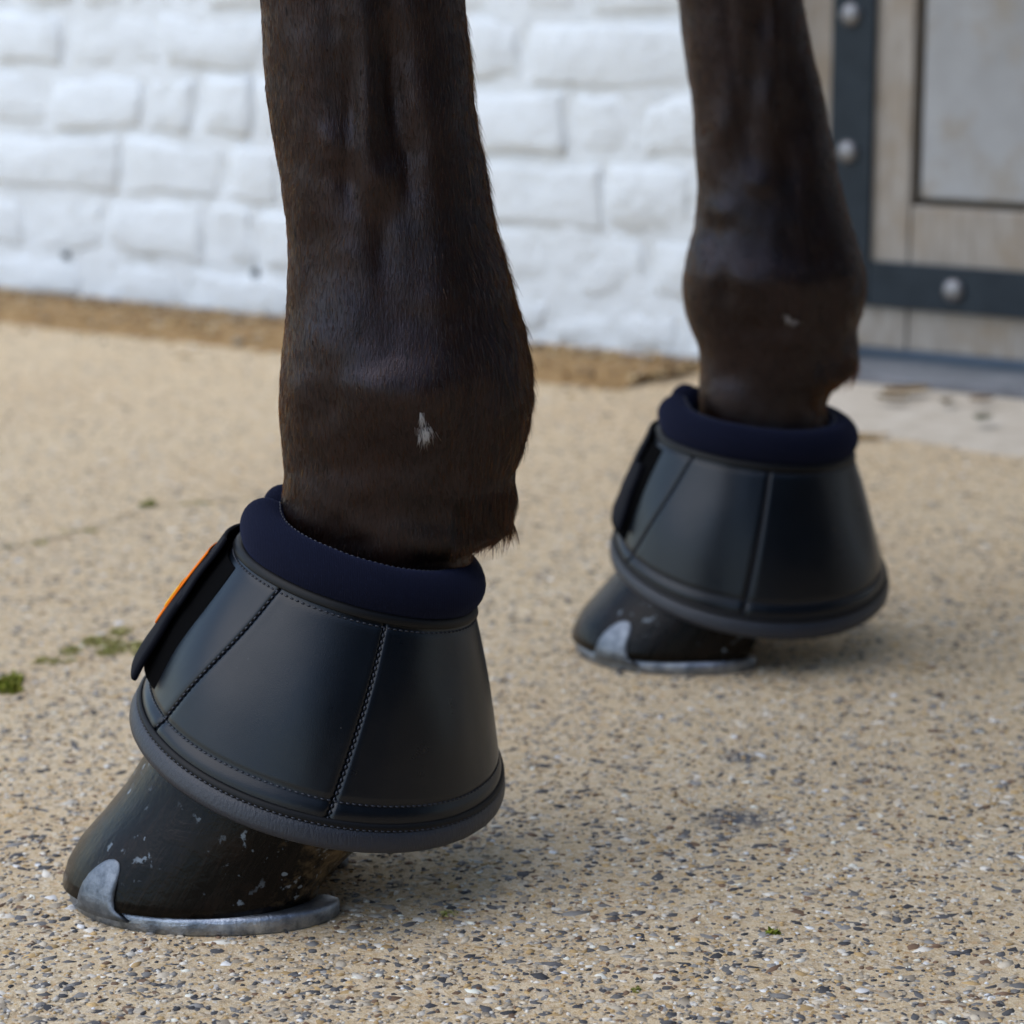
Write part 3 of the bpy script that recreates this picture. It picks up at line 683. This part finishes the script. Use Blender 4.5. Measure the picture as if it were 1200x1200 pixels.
    def stitches(poly, pitch, ln, r):
        poly = np.array(poly); seg = np.linalg.norm(np.diff(poly, axis=0), axis=1); cum = np.r_[0, np.cumsum(seg)]
        for d in np.arange(pitch/2, cum[-1], pitch):
            a = np.array([np.interp(d-ln/2, cum, poly[:, k]) for k in range(3)]); b = np.array([np.interp(d+ln/2, cum, poly[:, k]) for k in range(3)])
            t = b-a; L = np.linalg.norm(t)
            if L < ln*.5: continue
            t /= L; ctr = A[0]*.5+B[0]*.5; out = (a-ctr); out -= t*(out@t); out /= np.linalg.norm(out)+1e-9; sd = np.cross(t, out)
            b0 = len(V)
            for k, (f_, w, sink) in enumerate(((0, .45, -.9), (.25, 1, 0), (.75, 1, 0), (1, .45, -.9))):
                for q_ in np.linspace(0, 2*math.pi, 6, endpoint=False):
                    V.append(a+t*L*f_+(out*(math.sin(q_)*w+sink*.8)+sd*math.cos(q_)*w)*r)
            for k in range(3):
                for j in range(6):
                    i0, i1, i2, i3 = b0+k*6+j, b0+k*6+(j+1) % 6, b0+(k+1)*6+(j+1) % 6, b0+(k+1)*6+j
                    Tr.extend(((i0, i1, i2), (i0, i2, i3)))
    for s in seams:
        for dT in ((.0,) if s is seams[1] else (0.,)):
            stitches([S(seamT(s, t)+dT, t, soft(seamT(s, t), t)+.0006) for t in np.linspace(.03, .875, 60)], .0029, .0018, .00048)
    for t, o in ((.80, 0), (.036, .0), (.899, .0010)):
        stitches([S(T_, t, (soft(T_, t) if t < .88 else o)+.0005) for T_ in np.arange(0, 361, 2.)], .0028, .0018, .00042)
    stitches([roll(T_, 2.0, .0001) for T_ in ang[6:-6]], .0026, .0020, .0004)
    tag(link('stitching', trimesh('stitching', np.array(V), np.array(Tr), True), M_THREAD, BO), kind='stuff')
    # closing straps over the front opening
    def sheet(name, T0, T1, t0, t1, offf, th, mat, nT=28, nt=20, rnd=.0, parent=BO):
        P = []
        for t in np.linspace(t0, t1, nt):
            row = []
            for v in np.linspace(0, 1, nT):
                Ta = T0(t) if callable(T0) else T0; Tb = T1(t) if callable(T1) else T1
                row.append(S(Ta*(1-v)+Tb*v, t, offf(t, v)))
            P.append(row)
        o = link(name, MB().grid(np.array(P)).mesh(name, fix=False), mat, parent)
        if th: solidify(o, th); bevel(o, th*.42, 3)
        return o
    sheet('hook_pad', 150, lambda t: flap['pad']-9*t, .06, .77, lambda t, v: .0003+(.0010+.0052*min(1, t/.5))*(1-v**3), .0012, M_HOOK)
    for (t0, t1, Te, o0, o1, th) in flap['straps']:
        so_ = sheet('strap', 112, lambda t, Te=Te: Te[0]+(Te[1]-Te[0])*(t-t0)/(t1-t0), t0, t1,
              lambda t, v: .0025+(o0+(o1-o0)*(t-t0)/(t1-t0))*min(1, max(0, (v-.1)/.5))+.0002*math.sin(t*26+v*3), th, M_FLAP)
    t0, t1, Ta, Tb, o0, o1 = flap['logo']
    f_ = lambda t, v: .0028+o0+(o1-o0)*(t-t0)/(t1-t0)
    lg = sheet('logo_patch', Ta, Tb, t0, t1, f_, .0007, M_ORANGE)
    sheet('logo_stripe', Ta+8, Tb-1.5, t0+(t1-t0)*.52, t1-(t1-t0)*.2, lambda t, v: f_(t, v)+.0006, .0005, M_YELLOW, parent=lg)
    return BO
nearB = make_boot((-.0689, .1436, -.3032, .0493, .0547), (-.087, .0633, -.2579, .1985, .0851), HY,
          [(98, 112), (237, 207), (288, 276), (400, 410)], 0,
          'black leather bell boot on the leading foreleg, orange badge edge on its lifted strap', 1,
          dict(c0=176, c1=520, pad=205, lean=-.05, straps=[(-.02, .36, (189, 192), .0045, .0058, .0020), (.30, .775, (190, 193), .0058, .0076, .0032)], logo=(.10, .54, 135, 181.5, .0056, .0072)))
farB = make_boot((.1453, .1259, -.1038, .0733, .0586), (.143, .0486, -.1159, .2887, .0838), FY,
          [(98, 112), (228, 200), (274, 263), (395, 405)], 0,
          'black leather bell boot on the foreleg standing next to the stable door', 0,
          dict(c0=172, c1=516, pad=203, lean=-.05, straps=[(-.02, .36, (184, 186), .0030, .0035, .0022), (.22, .70, (193, 196), .0030, .0040, .0040)], logo=(.16, .36, 135, 158, .0030, .0034)))

# ================================================================= SMALL THINGS ON THE GROUND
def moss(name, px, py, rx, ry, n, label, pal, hgt=.004, grp='moss growing on the concrete'):
    c = ground(px, py); V, T, Cc = [], [], []; subs = [(random.gauss(0, .5), random.gauss(0, .5)) for _ in range(9)]
    for _ in range(n):
        a = random.uniform(0, 6.283); rr = math.sqrt(random.random()); sub = random.choice(subs); x = c[0]+rx*(sub[0]+.38*rr*math.cos(a)); y = c[1]+ry*(sub[1]+.38*rr*math.sin(a))
        h_ = hgt*random.uniform(.3, 1)*(1.15-rr); q_ = random.uniform(0, 6.283); w = random.uniform(.0005, .0012); d = np.array([math.cos(q_), math.sin(q_), 0]); e_ = np.array([-d[1], d[0], 0])
        p = np.array([x, y, 0.0002]); lean = d*h_*random.uniform(.2, 1.1); b = len(V)
        V += [p-e_*w, p+e_*w, p+lean*.6+up*h_*.7+e_*w*1.2, p+lean+up*h_, p+lean*.6+up*h_*.7-e_*w*1.2]
        T += [(b, b+1, b+2), (b, b+2, b+4), (b+4, b+2, b+3)]
        cc = np.array(random.choice(pal))*random.uniform(.6, 1.3); Cc += [cc]*5
    me = trimesh(name, np.array(V), np.array(T), True, np.array(Cc)); o = link(name, me, M_MOSS); tag(o, label, 'moss', grp); return o
GR = [(.20, .24, .02), (.28, .30, .04), (.12, .15, .015), (.34, .32, .06)]
YL = [(.42, .38, .13), (.34, .33, .10), (.50, .43, .20), (.24, .25, .06)]
moss('moss_patch', 8, 803, .013, .024, 1100, 'bright green moss clump on the concrete in front of the mossy crack', GR, .006)
moss('moss_patch', 132, 757, .019, .036, 1500, 'thin yellowish moss patch beside the strap of the leading boot', YL, .0025)
moss('moss_patch', 60, 775, .012, .010, 160, 'sparse trace of yellow moss between the two larger moss patches', YL, .002)
moss('moss_patch', 175, 592, .008, .013, 350, 'small dark green moss tuft on the crack in the concrete', GR, .004)
moss('moss_patch', 906, 1093, .0022, .0035, 70, 'tiny green moss speck among stones in front of the rear boot', GR, .003)
moss('moss_patch', 525, 1073, .004, .007, 80, 'faint olive moss trace behind the heel of the leading hoof', YL, .0015)
moss('moss_patch', 745, 1160, .0022, .003, 50, 'tiny olive moss speck alone on open concrete', YL, .002)
# hairline joint across the slab, filled with dirt and moss
pts = [(-60, 652), (0, 645), (60, 633), (110, 617), (175, 595), (240, 590), (300, 584), (345, 578)]
pl = [ground(*p) for p in pts]; P = []
for a, b in zip(pl[:-1], pl[1:]):
    for t in np.linspace(0, 1, 12, endpoint=False):
        p = a*(1-t)+b*t; w = .0008+.0012*noise.noise(Vector((p[0]*60, p[1]*60, 0))); o = .006*noise.noise(Vector((p[0]*25, 3, 0)))
        P.append([p+np.array([0, o-max(w, .0003)*1.4, .0003]), p+np.array([0, o, .0009]), p+np.array([0, o+max(w, .0003)*1.4, .0003])])
tag(link('slab_joint', MB().grid(np.array(P)).mesh('slab_joint'), M_JOINT), kind='structure')
for i, p in enumerate([(40, 637), (95, 623), (225, 590)]):
    moss('moss_patch', *p, .012, .006, 90, ('pale moss wisp at the open end of the hairline crack', 'olive moss wisp halfway along the hairline crack', 'moss wisp in the crack between green tuft and leading leg')[i], YL, .002, 'moss wisps in the crack')
def leaf(px, py, L, W, yaw, col, label, z=.0112, curl=.3):
    c = ground(px, py, z); P = []
    for t in np.linspace(0, 1, 9):
        w = W*math.sin(math.pi*min(t*.95+.03, 1))**.8*(1-.25*t); row = []
        for v in np.linspace(-1, 1, 5):
            x = (t-.5)*L; y = v*w; zz = abs(v)**2*W*curl+.15*L*(t-.5)**2+.001+.0008*noise.noise(Vector((t*5, v*3, px)))
            row.append(c+np.array([x*math.cos(yaw)-y*math.sin(yaw), x*math.sin(yaw)+y*math.cos(yaw), zz]))
        P.append(row)
    me = MB().grid(np.array(P)).mesh('fallen_leaf', fix=False)
    a = me.color_attributes.new('Col', 'FLOAT_COLOR', 'POINT')
    for d in a.data: d.color = (*col, 1)
    o = link('fallen_leaf', me, M_LEAF); solidify(o, .0004); tag(o, label, 'leaf', 'dead leaves by the stable door')
leaf(1062, 461, .045, .012, .3, (.26, .16, .05), 'curled tan leaf lying against the door sill')
leaf(1046, 469, .030, .008, -.4, (.12, .075, .025), 'dark brown leaf below the curled tan leaf by the sill')
leaf(1110, 472, .016, .008, 1.1, (.10, .07, .03), 'small round dark leaf between the tan leaf and the olive one')
leaf(1150, 470, .022, .008, .2, (.20, .12, .05), 'reddish brown leaf at the foot of the sill beside the olive leaf')
leaf(1152, 492, .018, .010, .9, (.08, .085, .04), 'dull olive leaf alone on the pale apron')
leaf(1008, 512, .05, .009, -.15, (.42, .27, .10), 'straw coloured flat leaf beside the collar of the rear boot', .0022, .1)

# ---------------------------------------------------------------- unseen timber block, added to darken boot reflections and cut fill light
m = Mat('dark_stained_timber', rough=.8, spec=.25)
m.color(m.ramp(m.noise(12, 6, .7, (3, 3, .3)), [(.3, (.010, .009, .008)), (.7, (.030, .026, .022))])); M_TIMBER = m.m
m = Mat('slate_roof', (.05, .052, .058), .7); M_SLATE = m.m
BA, BB = np.array([-.50, -4.73]), np.array([7.2, .6]); bd = (BB-BA)/np.linalg.norm(BB-BA); bn = np.array([bd[1], -bd[0]])   # bn points away from the yard
bL = np.linalg.norm(BB-BA); b3 = np.array([*bd, 0]); n3 = np.array([*bn, 0]); o3 = np.array([*BA, 0])
SHADE_BLOCK = empty('added_shade_block', tuple(o3+b3*bL/2+n3*2)); tag(SHADE_BLOCK, 'unseen dark timber block added behind the camera to darken the boot reflections', 'light_blocker')
link('wall', MB().box(o3+n3*.03, b3*bL, n3*4, up*3.3).mesh('wall', False), M_TIMBER, SHADE_BLOCK)
wide = .30; bme = MB().box(np.zeros(3), b3*(wide-.012), n3*.03, up*3.3).mesh('board', False); bme.materials.append(M_TIMBER)
for i in range(int(bL/wide)):
    o = bpy.data.objects.new('board', bme); COL.objects.link(o); o.location = o3+b3*wide*i-n3*.002; o.parent = SHADE_BLOCK; bpy.context.view_layer.update() if i == 0 else None
    o.matrix_parent_inverse = SHADE_BLOCK.matrix_world.inverted()
rf = np.array([[o3-b3*.3+b3*(bL+.6)*k+n3*a+up*z for a, z in ((-.4, 3.15), (2.03, 4.7), (4.4, 3.15))] for k in (0, 1)])
solidify(link('roof', MB().grid(rf).mesh('roof', False), M_SLATE, SHADE_BLOCK), .06)
